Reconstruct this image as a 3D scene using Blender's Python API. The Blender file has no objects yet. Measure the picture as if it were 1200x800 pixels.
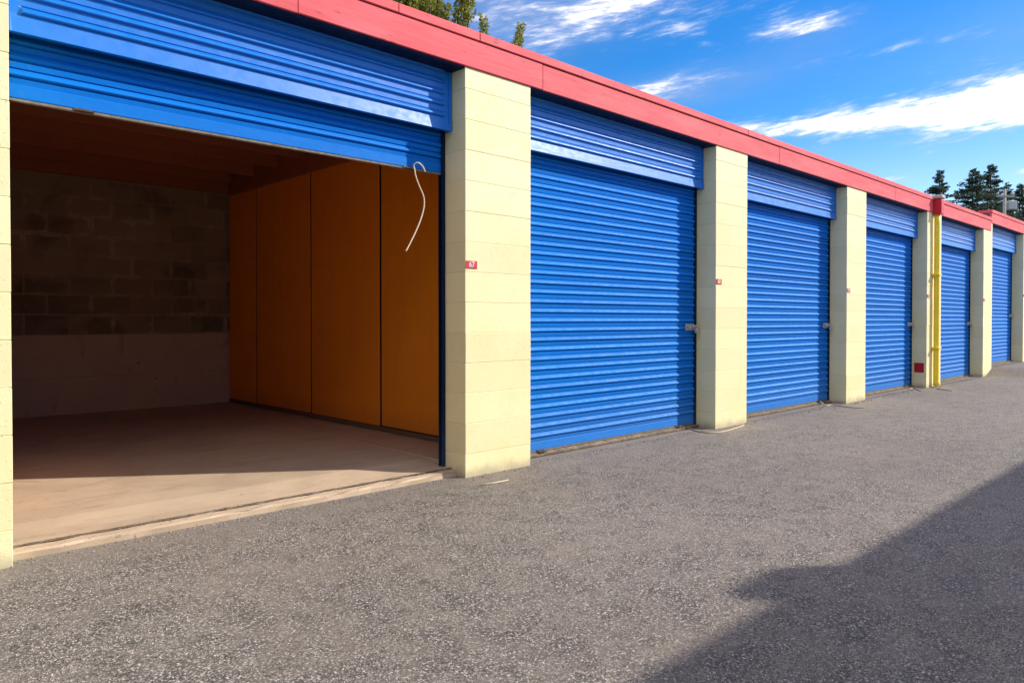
import bpy, bmesh, math, random
from mathutils import Vector, Matrix
R = math.radians
rnd = random.Random(7)

# ------------------------------------------------------------------ camera, sky, sun, exposure
scene = bpy.context.scene
C = scene.collection
CAM_H = 1.056
cd = bpy.data.cameras.new('camera'); cam = bpy.data.objects.new('camera', cd); C.objects.link(cam)
cd.sensor_width = 36.0; cd.lens = 25.8; cd.shift_y = -0.012; cd.clip_start = 0.05; cd.clip_end = 4000
cam.location = (0, 0, CAM_H)
cam.rotation_euler = (R(90 - 0.73), 0, R(-43.9))
scene.camera = cam

SUN_AZ, SUN_EL = 125.0, 33.0          # azimuth clockwise from +Y (into the building)
w = bpy.data.worlds.new('World'); scene.world = w; w.use_nodes = True
wn, wl = w.node_tree.nodes, w.node_tree.links
for n in list(wn): wn.remove(n)
def W(t, **kw):
    n = wn.new(t)
    for k, v in kw.items(): setattr(n, k, v)
    return n
def wm(op, a, b=None, c=None, clamp=False):
    n = W('ShaderNodeMath', operation=op, use_clamp=clamp)
    for i, v in enumerate((a, b, c)):
        if v is None: continue
        if isinstance(v, (int, float)): n.inputs[i].default_value = v
        else: wl.new(v, n.inputs[i])
    return n.outputs[0]
sky = W('ShaderNodeTexSky', sky_type='NISHITA')
sky.sun_disc = False; sky.sun_elevation = R(SUN_EL); sky.sun_rotation = R(SUN_AZ)
sky.altitude = 300; sky.air_density = 1.0; sky.dust_density = 0.35; sky.ozone_density = 2.2
tc = W('ShaderNodeTexCoord'); sx = W('ShaderNodeSeparateXYZ'); wl.new(tc.outputs['Generated'], sx.inputs[0])
az = wm('MULTIPLY', wm('ARCTAN2', sx.outputs[0], sx.outputs[1]), 57.29578)
el = wm('MULTIPLY', wm('ARCSINE', sx.outputs[2]), 57.29578)
def cnoise(sa, se, detail, rough, off, dist=0.0, tilt=0.0):
    cx = W('ShaderNodeCombineXYZ')
    e2 = wm('SUBTRACT', el, wm('MULTIPLY', az, tilt))
    wl.new(wm('MULTIPLY', az, sa), cx.inputs[0]); wl.new(wm('MULTIPLY', e2, se), cx.inputs[1]); cx.inputs[2].default_value = off
    n = W('ShaderNodeTexNoise'); n.inputs['Scale'].default_value = 1.0; n.inputs['Detail'].default_value = detail
    n.inputs['Roughness'].default_value = rough; n.inputs['Distortion'].default_value = dist
    wl.new(cx.outputs[0], n.inputs['Vector']); return n.outputs['Fac']
def blob(a0, e0, wa, we, tilt, amp):      # a bank of cloud at azimuth a0, elevation e0
    da = wm('SUBTRACT', az, a0)
    x = wm('DIVIDE', da, wa)
    y = wm('DIVIDE', wm('SUBTRACT', wm('SUBTRACT', el, e0), wm('MULTIPLY', da, tilt)), we)
    q = wm('ADD', wm('MULTIPLY', x, x), wm('MULTIPLY', y, y))
    return wm('MULTIPLY', wm('POWER', 2.718, wm('MULTIPLY', q, -1.0)), amp)
n1 = cnoise(0.16, 0.62, 9, 0.62, 3.1, 0.35, 0.10)
n2 = cnoise(0.50, 2.6, 6, 0.62, 8.4, 0.3, 0.12)
low = wm('ADD', wm('MULTIPLY', n1, 0.58), wm('MULTIPLY', n2, 0.42))      # long streaks near the horizon
pv = W('ShaderNodeVectorMath', operation='DIVIDE'); wl.new(tc.outputs['Generated'], pv.inputs[0])
pz = W('ShaderNodeCombineXYZ'); zz = wm('ADD', wm('MAXIMUM', sx.outputs[2], 0.0), 0.15)
for k in range(3): wl.new(zz, pz.inputs[k])
wl.new(pz.outputs[0], pv.inputs[1])
pn = W('ShaderNodeTexNoise'); pn.inputs['Scale'].default_value = 1.7; pn.inputs['Detail'].default_value = 7; pn.inputs['Roughness'].default_value = 0.6
wl.new(pv.outputs[0], pn.inputs['Vector'])                              # level cloud sheet overhead, out of view, thickened below as fill light
hi = W('ShaderNodeMapRange', interpolation_type='SMOOTHSTEP'); hi.inputs['From Min'].default_value = 22; hi.inputs['From Max'].default_value = 30; wl.new(el, hi.inputs['Value'])
bm_ = W('ShaderNodeMix', data_type='FLOAT'); wl.new(hi.outputs[0], bm_.inputs[0]); wl.new(low, bm_.inputs[2]); wl.new(wm('ADD', pn.outputs['Fac'], 0.28), bm_.inputs[3])
base = bm_.outputs[0]
bias = None
for b in [(79, 13.7, 11.5, 1.6, 0.02, 0.40), (65, 13.8, 8.0, 0.8, 0.02, 0.26), (98, 14.0, 16, 2.4, 0.0, 0.40),
          (50, 22.6, 12.0, 2.4, 0.05, 0.27), (56, 17.2, 6.5, 0.9, 0.12, 0.20), (53, 15.2, 3.5, 0.8, 0.1, 0.20),
          (65.3, 20.5, 3.4, 0.8, 0.0, 0.26), (72, 18.1, 4.5, 0.5, 0.05, 0.16), (80, 9.3, 2.2, 0.8, 0, 0.30), (72, 9.6, 3.2, 0.35, 0, 0.15)]:
    v = blob(*b); bias = v if bias is None else wm('ADD', bias, v)
dens = wm('SUBTRACT', wm('ADD', base, bias), 0.56)
cl = W('ShaderNodeMapRange', interpolation_type='SMOOTHSTEP'); cl.inputs['From Min'].default_value = 0.0; cl.inputs['From Max'].default_value = 0.44
wl.new(dens, cl.inputs['Value'])
up = W('ShaderNodeMapRange'); up.inputs['From Min'].default_value = 0.0; up.inputs['From Max'].default_value = 6.0
wl.new(el, up.inputs['Value'])
veil = wm('MULTIPLY', wm('ADD', wm('ADD', blob(45, 22.6, 11.0, 2.8, 0.10, 0.60), blob(57, 17.0, 8.0, 1.3, 0.12, 0.42)), wm('ADD', blob(80, 17.5, 10, 3.0, 0.05, 0.20), blob(66, 20.2, 4, 1.2, 0.0, 0.22))),
          wm('MULTIPLY', wm('SUBTRACT', wm('ADD', wm('MULTIPLY', n1, 0.6), wm('MULTIPLY', pn.outputs['Fac'], 0.4)), 0.18), 2.4), clamp=True)
cfac = wm('MULTIPLY', wm('MULTIPLY', cl.outputs[0], up.outputs[0]), 0.92)
ccol = W('ShaderNodeMix', data_type='RGBA')       # thin cloud greyer and bluer, thick cloud warm and extra bright as fill
wl.new(wm('POWER', cl.outputs[0], 1.4), ccol.inputs['Factor'])
ccol.inputs[6].default_value = (3.0, 3.5, 5.0, 1); ccol.inputs[7].default_value = (22.5, 19.3, 15.6, 1)
hs = W('ShaderNodeHueSaturation'); hs.inputs['Hue'].default_value = 0.508;  hs.inputs['Value'].default_value = 1.02
st = W('ShaderNodeMapRange'); st.inputs['From Min'].default_value = 1; st.inputs['From Max'].default_value = 14; st.inputs['To Min'].default_value = 1.0; st.inputs['To Max'].default_value = 1.5
wl.new(el, st.inputs['Value']); wl.new(st.outputs[0], hs.inputs['Saturation'])
wl.new(sky.outputs[0], hs.inputs['Color'])
mx = W('ShaderNodeMix', data_type='RGBA'); wl.new(cfac, mx.inputs['Factor']); vm = W('ShaderNodeMix', data_type='RGBA'); wl.new(veil, vm.inputs['Factor']); wl.new(hs.outputs[0], vm.inputs[6]); vm.inputs[7].default_value = (2.2, 2.8, 4.3, 1); wl.new(vm.outputs[2], mx.inputs[6]); wl.new(ccol.outputs[2], mx.inputs[7])
bg = W('ShaderNodeBackground'); bg.inputs['Strength'].default_value = 0.07
wo = W('ShaderNodeOutputWorld'); wl.new(mx.outputs[2], bg.inputs['Color']); wl.new(bg.outputs[0], wo.inputs['Surface'])

sd = bpy.data.lights.new('sun', 'SUN'); sd.energy = 2.2; sd.angle = R(0.7); sd.color = (1.0, 0.93, 0.82)
sun = bpy.data.objects.new('sun', sd); C.objects.link(sun)
sdir = Vector((math.sin(R(SUN_AZ)) * math.cos(R(SUN_EL)), math.cos(R(SUN_AZ)) * math.cos(R(SUN_EL)), math.sin(R(SUN_EL))))
sun.rotation_euler = sdir.to_track_quat('Z', 'Y').to_euler(); sun.location = sdir * 50
scene.view_settings.view_transform = 'Standard'; scene.view_settings.look = 'None'
scene.view_settings.exposure = 1.42; scene.view_settings.gamma = 1.0
scene.render.engine = 'CYCLES'
scene.cycles.use_denoising = True; scene.cycles.max_bounces = 10; scene.cycles.diffuse_bounces = 6
scene.cycles.sample_clamp_indirect = 8.0

# ------------------------------------------------------------------ materials
class NT:
    def __init__(s, name):
        s.m = bpy.data.materials.new(name); s.m.use_nodes = True
        s.n, s.l = s.m.node_tree.nodes, s.m.node_tree.links
        s.b = s.n['Principled BSDF']; s.tc = s.n.new('ShaderNodeTexCoord'); s.co = s.tc.outputs['Object']
    def setin(s, sock, v):
        if isinstance(v, (int, float)): sock.default_value = v
        elif isinstance(v, tuple): sock.default_value = v if len(v) == 4 or len(sock.default_value) == 3 else v + (1,)
        else: s.l.new(v, sock)
    def math(s, op, a, b=0.0, clamp=False):
        n = s.n.new('ShaderNodeMath'); n.operation = op; n.use_clamp = clamp; s.setin(n.inputs[0], a); s.setin(n.inputs[1], b); return n.outputs[0]
    def map(s, scale=(1, 1, 1), co=None, loc=(0, 0, 0), rot=(0, 0, 0)):
        n = s.n.new('ShaderNodeMapping'); n.inputs['Scale'].default_value = scale; n.inputs['Location'].default_value = loc; n.inputs['Rotation'].default_value = rot
        s.l.new(co or s.co, n.inputs['Vector']); return n.outputs[0]
    def noise(s, scale, detail=4, rough=0.55, co=None, dist=0.0, out='Fac'):
        n = s.n.new('ShaderNodeTexNoise'); n.inputs['Scale'].default_value = scale; n.inputs['Detail'].default_value = detail
        n.inputs['Roughness'].default_value = rough; n.inputs['Distortion'].default_value = dist; s.l.new(co or s.co, n.inputs['Vector']); return n.outputs[out]
    def voro(s, scale, co=None, feature='F1', out='Distance', rand=1.0):
        n = s.n.new('ShaderNodeTexVoronoi'); n.feature = feature; n.inputs['Scale'].default_value = scale; n.inputs['Randomness'].default_value = rand
        s.l.new(co or s.co, n.inputs['Vector']); return n.outputs[out]
    def rng(s, v, a, b, c=0.0, d=1.0, smooth=True):
        n = s.n.new('ShaderNodeMapRange'); n.interpolation_type = 'SMOOTHSTEP' if smooth else 'LINEAR'
        s.setin(n.inputs['Value'], v); n.inputs['From Min'].default_value = a; n.inputs['From Max'].default_value = b
        n.inputs['To Min'].default_value = c; n.inputs['To Max'].default_value = d; return n.outputs[0]
    def mix(s, f, a, b, blend='MIX'):
        n = s.n.new('ShaderNodeMix'); n.data_type = 'RGBA'; n.blend_type = blend
        s.setin(n.inputs['Factor'], f); s.setin(n.inputs[6], a); s.setin(n.inputs[7], b); return n.outputs[2]
    def ramp(s, v, stops):
        n = s.n.new('ShaderNodeValToRGB'); e = n.color_ramp.elements
        while len(e) < len(stops): e.new(0.5)
        for x, (p, c) in zip(e, stops): x.position = p; x.color = c + (1,) if len(c) == 3 else c
        s.setin(n.inputs[0], v); return n.outputs[0]
    def rand(s):
        n = s.n.new('ShaderNodeObjectInfo'); return n.outputs['Random']
    def bright(s, c, v):
        n = s.n.new('ShaderNodeHueSaturation'); s.setin(n.inputs['Value'], v); s.setin(n.inputs['Color'], c); return n.outputs[0]
    def world(s):
        n = s.n.new('ShaderNodeNewGeometry'); return n.outputs['Position']
    def sep(s, v, i):
        n = s.n.new('ShaderNodeSeparateXYZ'); s.l.new(v, n.inputs[0]); return n.outputs[i]
    def bump(s, h, dist, strength=1.0, normal=None):
        n = s.n.new('ShaderNodeBump'); n.inputs['Strength'].default_value = strength; n.inputs['Distance'].default_value = dist
        s.setin(n.inputs['Height'], h)
        if normal is not None: s.l.new(normal, n.inputs['Normal'])
        s.l.new(n.outputs[0], s.b.inputs['Normal']); return n.outputs[0]
    def done(s, color, rough=0.6, spec=0.5, metal=0.0):
        s.setin(s.b.inputs['Base Color'], color); s.setin(s.b.inputs['Roughness'], rough)
        s.b.inputs['Specular IOR Level'].default_value = spec; s.b.inputs['Metallic'].default_value = metal
        return s.m
M = {}

def m_cream():
    t = NT('cream_block_paint'); p = t.world()
    c = t.mix(t.rng(t.noise(2.2, 5, 0.6, p), 0.35, 0.75), (0.84, 0.76, 0.445), (0.81, 0.72, 0.385))
    grime = t.rng(t.noise(9, 6, 0.7, p), 0.56, 0.78, 0, 0.45)
    low = t.rng(t.math('ADD', t.sep(p, 2), t.math('MULTIPLY', t.noise(7, 5, 0.65, p), 0.12)), 0.05, 0.15, 0.85, 0.0)
    c = t.mix(grime, c, (0.70, 0.65, 0.38)); c = t.mix(low, c, (0.42, 0.37, 0.25))
    chips = t.rng(t.noise(30, 4, 0.6, p), 0.70, 0.73, 0, 0.65); c = t.mix(chips, c, (0.36, 0.32, 0.24))
    c = t.bright(c, t.rng(t.rand(), 0, 1, 0.95, 1.03, False))
    h = t.math('ADD', t.math('MULTIPLY', t.noise(130, 4, 0.7, p), 0.6), t.math('MULTIPLY', t.noise(35, 4, 0.6, p), 0.5))
    pit = t.rng(t.noise(75, 2, 0.5, p), 0.68, 0.74, 0, -1.2); t.bump(t.math('ADD', h, pit), 0.004, 0.6); return t.done(c, t.rng(t.noise(20, 3, 0.5, p), 0.3, 0.7, 0.5, 0.7), 0.4)
def m_mortar(name, a, b):
    t = NT(name); p = t.world(); t.bump(t.noise(90, 4, 0.7, p), 0.003, 0.6)
    return t.done(t.mix(t.noise(14, 4, 0.6, p), a, b), 0.85, 0.3)
def m_blue(name, col, dusty=0.3, rough=0.54, spec=0.14):
    t = NT(name); p = t.world()
    streak = t.noise(1.0, 5, 0.6, t.map((7, 7, 0.8), p))
    c = t.mix(t.rng(streak, 0.4, 0.75, 0, 0.35), col, tuple(min(1, x * 1.12 + 0.004) for x in col))
    dust = t.rng(t.noise(26, 6, 0.7, p), 0.5, 0.85, 0, dusty)
    low = t.rng(t.sep(p, 2), 0.02, 0.5, dusty * 1.1, 0.0)
    c = t.mix(t.math('MULTIPLY', t.math('ADD', dust, low), t.noise(60, 4, 0.7, p)), c, (0.16, 0.25, 0.45))
    scr = t.rng(t.noise(1.0, 3, 0.5, t.map((6, 6, 260), p)), 0.72, 0.78, 0, 0.35); c = t.mix(scr, c, (0.03, 0.20, 0.70))
    c = t.bright(c, t.rng(t.rand(), 0, 1, 0.92, 1.06, False))
    t.bump(t.noise(3.0, 3, 0.5, t.map((1.6, 1, 6), p)), 0.006, 0.3)
    t.b.inputs['Coat Weight'].default_value = 0.12 if spec > 0.3 else 0.0; t.b.inputs['Coat Roughness'].default_value = 0.3
    return t.done(c, t.rng(t.noise(18, 4, 0.6, p), 0.3, 0.75, rough - 0.06, rough + 0.14), spec)
def m_red():
    t = NT('faded_red_board_paint'); p = t.world()
    grain = t.noise(1.0, 6, 0.65, t.map((3.0, 60, 60), p), 0.4)
    c = t.mix(t.rng(grain, 0.3, 0.75), (0.74, 0.115, 0.130), (0.64, 0.085, 0.10))
    fade = t.rng(t.noise(1.3, 5, 0.6, t.map((1, 4, 4), p)), 0.4, 0.7, 0, 0.5); c = t.mix(fade, c, (0.82, 0.20, 0.205))
    knot = t.voro(1.0, t.map((4.2, 1, 15.0), p, loc=(0.3, 0, 0.4))); c = t.mix(t.rng(t.math('ADD', knot, t.math('MULTIPLY', t.noise(25, 3, 0.6, p), 0.12)), 0.10, 0.20, 0.65, 0.0), c, (0.33, 0.055, 0.06))
    c = t.mix(t.rng(t.noise(34, 4, 0.6, p), 0.66, 0.74, 0, 0.6), c, (0.42, 0.12, 0.12))
    c = t.mix(t.rng(t.noise(1.0, 4, 0.6, t.map((16, 1, 1.0), p)), 0.58, 0.78, 0, 0.4), c, (0.50, 0.085, 0.095))
    c = t.bright(c, t.rng(t.rand(), 0, 1, 0.92, 1.06, False))
    t.bump(grain, 0.004, 0.4); return t.done(c, 0.65, 0.22)
def m_asphalt():
    t = NT('old_chip_asphalt'); p = t.co
    vc = t.voro(125, p, out='Color'); vd = t.voro(125, p)
    g = t.sep(vc, 0); g2 = t.sep(vc, 1)
    stone = t.ramp(g, [(0.0, (0.065, 0.058, 0.054)), (0.30, (0.172, 0.150, 0.126)), (0.62, (0.305, 0.265, 0.217)), (0.86, (0.43, 0.385, 0.345)), (1.0, (0.74, 0.68, 0.62))])
    stone = t.mix(t.rng(g2, 0.8, 0.95, 0, 0.5), stone, (0.24, 0.165, 0.115))
    stone = t.mix(t.rng(vd, 0.42, 0.62, 0, 0.75), stone, (0.035, 0.033, 0.033))
    fc = t.sep(t.voro(260, p, out='Color'), 0)
    fine = t.mix(fc, (0.210, 0.182, 0.150), (0.355, 0.307, 0.252))
    patch = t.rng(t.noise(6.5, 3, 0.55, p, 0.0), 0.36, 0.66)
    c = t.mix(t.math('MULTIPLY', patch, 0.9), t.mix(0.55, fine, stone), stone)
    brown = t.rng(t.noise(1.1, 4, 0.6, p, 0.4), 0.45, 0.72, 0, 0.42); c = t.mix(brown, c, (0.25, 0.205, 0.165))
    y = t.sep(p, 1)                                    # dust blown against the foot of the wall
    edge = t.rng(t.math('ADD', y, t.math('MULTIPLY', t.noise(5, 5, 0.65, p), 0.5)), 3.55, 4.1, 0, 0.72)
    c = t.mix(edge, c, t.mix(t.noise(40, 4, 0.7, p), (0.19, 0.162, 0.135), (0.32, 0.275, 0.23)))
    oil = t.rng(t.noise(0.55, 5, 0.6, p, 0.5), 0.60, 0.75, 0, 0.2); c = t.mix(oil, c, (0.08, 0.073, 0.07))
    c = t.bright(c, t.rng(t.noise(0.35, 4, 0.6, p), 0.3, 0.7, 0.80, 1.0))
    h = t.math('ADD', t.math('MULTIPLY', t.math('SUBTRACT', 1.0, vd), patch), t.math('MULTIPLY', fc, 0.3))
    h = t.math('ADD', h, t.math('MULTIPLY', t.noise(9, 4, 0.6, p), 0.6))
    t.bump(h, 0.005, 0.6); return t.done(c, t.rng(g, 0, 1, 0.62, 0.9, False), 0.35)
def m_floor():
    t = NT('worn_concrete'); p = t.world()
    c = t.mix(t.rng(t.noise(1.4, 6, 0.65, p, 0.5), 0.3, 0.72), (0.53, 0.405, 0.285), (0.43, 0.33, 0.23))
    c = t.mix(t.rng(t.noise(1.0, 6, 0.65, t.map((2.2, 9, 1), p, rot=(0, 0, 0.35)), 0.8), 0.52, 0.75, 0, 0.6), c, (0.27, 0.20, 0.145))
    c = t.mix(t.rng(t.noise(24, 5, 0.7, p), 0.62, 0.72, 0, 0.65), c, (0.19, 0.14, 0.11))
    c = t.mix(t.rng(t.noise(1.0, 4, 0.6, t.map((3, 60, 1), p, rot=(0, 0, -0.25))), 0.66, 0.74, 0, 0.5), c, (0.56, 0.46, 0.37))
    t.bump(t.math('ADD', t.noise(60, 5, 0.7, p), t.math('MULTIPLY', t.noise(6, 4, 0.6, p), 1.2)), 0.003, 0.4)
    return t.done(c, t.rng(t.noise(5, 4, 0.6, p), 0.3, 0.7, 0.45, 0.7), 0.4)
def m_backblock():
    t = NT('bare_grey_block'); p = t.world()
    c = t.mix(t.noise(2.6, 5, 0.65, p, 0.2), (0.19, 0.145, 0.10), (0.34, 0.265, 0.185))
    c = t.mix(t.rng(t.noise(1.5, 5, 0.65, p, 0.3), 0.50, 0.66, 0, 0.7), c, (0.12, 0.09, 0.065))
    x, z = t.sep(t.co, 0), t.sep(t.co, 2)              # mortar squeezed out along the joints
    d = t.math('MINIMUM', t.math('MINIMUM', x, t.math('SUBTRACT', 0.39, x)), t.math('MINIMUM', z, t.math('SUBTRACT', 0.193, z)))
    d = t.math('ADD', d, t.math('MULTIPLY', t.math('SUBTRACT', t.noise(11, 5, 0.65, p), 0.5), 0.10))
    sm = t.math('MULTIPLY', t.rng(d, 0.004, 0.020, 1, 0), t.rng(t.noise(2.3, 4, 0.6, t.map((1, 1, 1), p, loc=(4, 2, 7))), 0.46, 0.64, 0.05, 0.75))
    c = t.mix(sm, c, (0.46, 0.38, 0.28))
    c = t.bright(c, t.rng(t.rand(), 0, 1, 0.78, 1.15, False))
    t.bump(t.math('ADD', t.noise(70, 5, 0.75, p), t.math('MULTIPLY', sm, 0.8)), 0.005, 0.7); return t.done(c, 0.9, 0.2)
def m_stem():
    t = NT('poured_stem_wall'); p = t.world()
    c = t.mix(t.noise(1.6, 6, 0.65, p, 0.5), (0.38, 0.285, 0.20), (0.56, 0.43, 0.31))
    c = t.mix(t.rng(t.noise(1.0, 6, 0.7, t.map((4, 4, 1.4), p), 0.8), 0.56, 0.7, 0, 0.6), c, (0.22, 0.16, 0.115))
    c = t.mix(t.rng(t.noise(16, 3, 0.5, p), 0.70, 0.73, 0, 0.8), c, (0.06, 0.05, 0.04))
    t.bump(t.noise(30, 5, 0.7, p), 0.004, 0.5); return t.done(c, 0.85, 0.25)
def m_panel():
    t = NT('orange_hardboard'); p = t.world()
    c = t.mix(t.noise(1.2, 5, 0.6, p, 0.4), (0.86, 0.295, 0.016), (0.78, 0.255, 0.012))
    c = t.mix(t.rng(t.noise(1.0, 5, 0.65, t.map((10, 10, 1.5), p)), 0.45, 0.75, 0, 0.35), c, (0.66, 0.20, 0.010))
    c = t.mix(t.rng(t.noise(3.0, 6, 0.65, p, 1.2), 0.60, 0.72, 0, 0.3), c, (0.54, 0.16, 0.010))
    c = t.mix(t.rng(t.sep(p, 2), 0.05, 0.35, 0.35, 0.0), c, (0.22, 0.10, 0.045))
    c = t.bright(c, t.rng(t.rand(), 0, 1, 0.88, 1.06, False))
    t.bump(t.noise(90, 4, 0.6, p), 0.001, 0.3); return t.done(c, t.rng(t.noise(4, 4, 0.6, p), 0.3, 0.7, 0.4, 0.6), 0.4)
def m_wood(name, a, b, rough=0.75):
    t = NT(name); p = t.world()
    g = t.noise(1.0, 6, 0.65, t.map((30, 2.5, 30), p), 0.6)
    t.bump(g, 0.003, 0.4); return t.done(t.bright(t.mix(g, a, b), t.rng(t.rand(), 0, 1, 0.8, 1.15, False)), rough, 0.3)
def m_plain(name, col, rough=0.6, metal=0.0, spec=0.5, var=0.25, scale=12, bump=0.0):
    t = NT(name); p = t.world(); d = tuple(x * (1 - var) for x in col)
    f = t.noise(scale, 5, 0.65, p)
    if bump: t.bump(t.noise(scale * 6, 4, 0.65, p), bump, 0.5)
    return t.done(t.mix(t.rng(f, 0.3, 0.7), col, d), t.rng(f, 0.2, 0.8, max(0.05, rough - 0.08), min(1, rough + 0.1)), spec, metal)
def m_leaf(name, a, b, trans=0.35):
    t = NT(name); p = t.world()
    c = t.mix(t.rng(t.noise(1.1, 4, 0.6, p), 0.3, 0.7), a, b)
    c = t.mix(t.rng(t.noise(9, 3, 0.6, p), 0.35, 0.7), c, tuple(x * 0.55 for x in a))
    t.done(c, 0.6, 0.3)
    tr = t.n.new('ShaderNodeBsdfTranslucent'); t.l.new(c, tr.inputs['Color'])
    ms = t.n.new('ShaderNodeMixShader'); ms.inputs[0].default_value = trans
    out = t.n['Material Output']; t.l.new(t.b.outputs[0], ms.inputs[1]); t.l.new(tr.outputs[0], ms.inputs[2]); t.l.new(ms.outputs[0], out.inputs['Surface'])
    return t.m
M['cream'] = m_cream(); M['cream_joint'] = m_mortar('painted_joint', (0.74, 0.67, 0.40), (0.62, 0.56, 0.33))
M['blue'] = m_blue('blue_door_enamel', (0.000, 0.168, 0.61)); M['hood'] = m_blue('blue_hood_enamel', (0.000, 0.168, 0.61), 0.15, 0.40, 0.45)
M['rail'] = m_blue('dark_blue_rail', (0.003, 0.012, 0.040), 0.2, 0.6)
M['red'] = m_red(); M['asphalt'] = m_asphalt(); M['floor'] = m_floor()
M['bblock'] = m_backblock(); M['bmortar'] = m_mortar('grey_mortar', (0.25, 0.195, 0.14), (0.38, 0.305, 0.225)); M['stem'] = m_stem()
M['panel'] = m_panel(); M['joist'] = m_wood('brown_timber', (0.24, 0.080, 0.034), (0.38, 0.13, 0.056))
M['deck'] = m_wood('brown_plywood_deck', (0.24, 0.09, 0.042), (0.36, 0.14, 0.065))
M['sill'] = m_wood('sill_timber', (0.11, 0.07, 0.045), (0.18, 0.12, 0.08))
M['steel'] = m_plain('galvanised_steel', (0.66, 0.65, 0.61), 0.36, 0.55, 0.5, 0.35, 30)
M['darksteel'] = m_plain('rusty_dark_steel', (0.12, 0.085, 0.06), 0.6, 0.4, 0.4, 0.4, 40)
M['brass'] = m_plain('worn_brass', (0.55, 0.48, 0.32), 0.35, 0.8, 0.5, 0.3, 40)
M['darkgap'] = m_plain('dark_recess', (0.02, 0.02, 0.022), 0.9)
M['rubber'] = m_plain('weathered_seal', (0.24, 0.21, 0.17), 0.8, 0, 0.3, 0.4, 30)
M['rope'] = m_plain('tan_rope', (0.98, 0.80, 0.56), 0.85, 0, 0.2, 0.3, 200, 0.001)
M['rope_grey'] = m_plain('dirty_rope', (0.62, 0.53, 0.37), 0.9, 0, 0.2, 0.35, 150, 0.001)
M['plate'] = m_plain('red_number_plate', (0.62, 0.035, 0.05), 0.4, 0, 0.5, 0.12)
M['redsign'] = m_plain('red_sign_sheet', (0.50, 0.008, 0.006), 0.5, 0, 0.4, 0.15)
M['white'] = m_plain('white_print', (0.85, 0.80, 0.78), 0.5)
M['yellow'] = m_plain('yellow_pipe_paint', (0.92, 0.70, 0.05), 0.5, 0, 0.4, 0.12, 6)
M['redpipe'] = m_plain('bright_red_paint', (0.60, 0.012, 0.022), 0.45, 0, 0.45, 0.12)
M['pale'] = m_plain('pale_cap', (0.60, 0.50, 0.46), 0.6)
M['roof'] = m_plain('grey_roofing', (0.16, 0.155, 0.15), 0.9, 0, 0.3, 0.3, 5)
M['soil'] = m_plain('grassy_ground', (0.07, 0.085, 0.03), 0.95, 0, 0.2, 0.4, 1.2)
M['bark'] = m_plain('tree_bark', (0.12, 0.085, 0.06), 0.9, 0, 0.2, 0.5, 14, 0.01)
M['fir'] = m_leaf('fir_needles', (0.060, 0.100, 0.070), (0.095, 0.140, 0.070), 0.3)
M['cypress'] = m_leaf('cypress_foliage', (0.40, 0.39, 0.070), (0.28, 0.30, 0.060), 0.5)
M['autumn'] = m_leaf('turning_leaves', (0.20, 0.17, 0.03), (0.32, 0.12, 0.04), 0.3)
M['pole'] = m_plain('weathered_pole', (0.42, 0.38, 0.35), 0.8)
M['greybox'] = m_plain('pale_grey_metal', (0.52, 0.53, 0.54), 0.5, 0.1)
M['stone'] = m_plain('loose_grit', (0.30, 0.275, 0.25), 0.9, 0, 0.3, 0.5, 60)
M['sillconc'] = m_plain('dirty_concrete_sill', (0.34, 0.275, 0.21), 0.9, 0, 0.2, 0.55, 18, 0.004)
M['shade_strip'] = m_plain('joint_shade_brown', (0.20, 0.15, 0.11), 0.95, 0, 0.2, 0.5, 40)
t_ = NT('asphalt_stone_chips'); gi = t_.n.new('ShaderNodeNewGeometry')
M['chips'] = t_.done(t_.ramp(gi.outputs['Random Per Island'], [(0.0, (0.05, 0.045, 0.042)), (0.30, (0.14, 0.122, 0.108)), (0.6, (0.27, 0.238, 0.21)), (0.85, (0.40, 0.355, 0.31)), (1.0, (0.62, 0.56, 0.50))]), 0.8, 0.3)
M['straw'] = m_plain('dry_straw', (0.58, 0.49, 0.36), 0.8, 0, 0.3, 0.2, 60)

# ------------------------------------------------------------------ mesh helpers
def link(name, me, mat, parent=None, loc=(0, 0, 0)):
    o = bpy.data.objects.new(name, me); C.objects.link(o)
    if mat is not None and not me.materials: me.materials.append(mat)
    o.parent = parent; o.location = loc; return o
def empty(name, loc=(0, 0, 0), rz=0.0):
    o = bpy.data.objects.new(name, None); C.objects.link(o); o.location = loc; o.rotation_euler[2] = rz; o.empty_display_size = 0.2; return o
def tag(o, label=None, cat=None, group=None, kind=None):
    for k, v in (('label', label), ('category', cat), ('group', group), ('kind', kind)):
        if v: o[k] = v
    return o
def mesh(name, verts, faces, smooth=False):
    me = bpy.data.meshes.new(name); me.from_pydata(verts, [], faces); me.update()
    if smooth:
        for p in me.polygons: p.use_smooth = True
    return me
def box_bm(bm, x0, x1, y0, y1, z0, z1, bev=0.0):
    r = bmesh.ops.create_cube(bm, size=1.0)
    bmesh.ops.scale(bm, vec=(x1 - x0, y1 - y0, z1 - z0), verts=r['verts'])
    bmesh.ops.translate(bm, vec=((x0 + x1) / 2, (y0 + y1) / 2, (z0 + z1) / 2), verts=r['verts'])
    if bev:
        es = list({e for v in r['verts'] for e in v.link_edges})
        bmesh.ops.bevel(bm, geom=es, offset=bev, segments=1, affect='EDGES')
def box(name, x0, x1, y0, y1, z0, z1, bev=0.0):
    bm = bmesh.new(); box_bm(bm, x0, x1, y0, y1, z0, z1, bev)
    me = bpy.data.meshes.new(name); bm.to_mesh(me); bm.free(); return me
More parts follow.
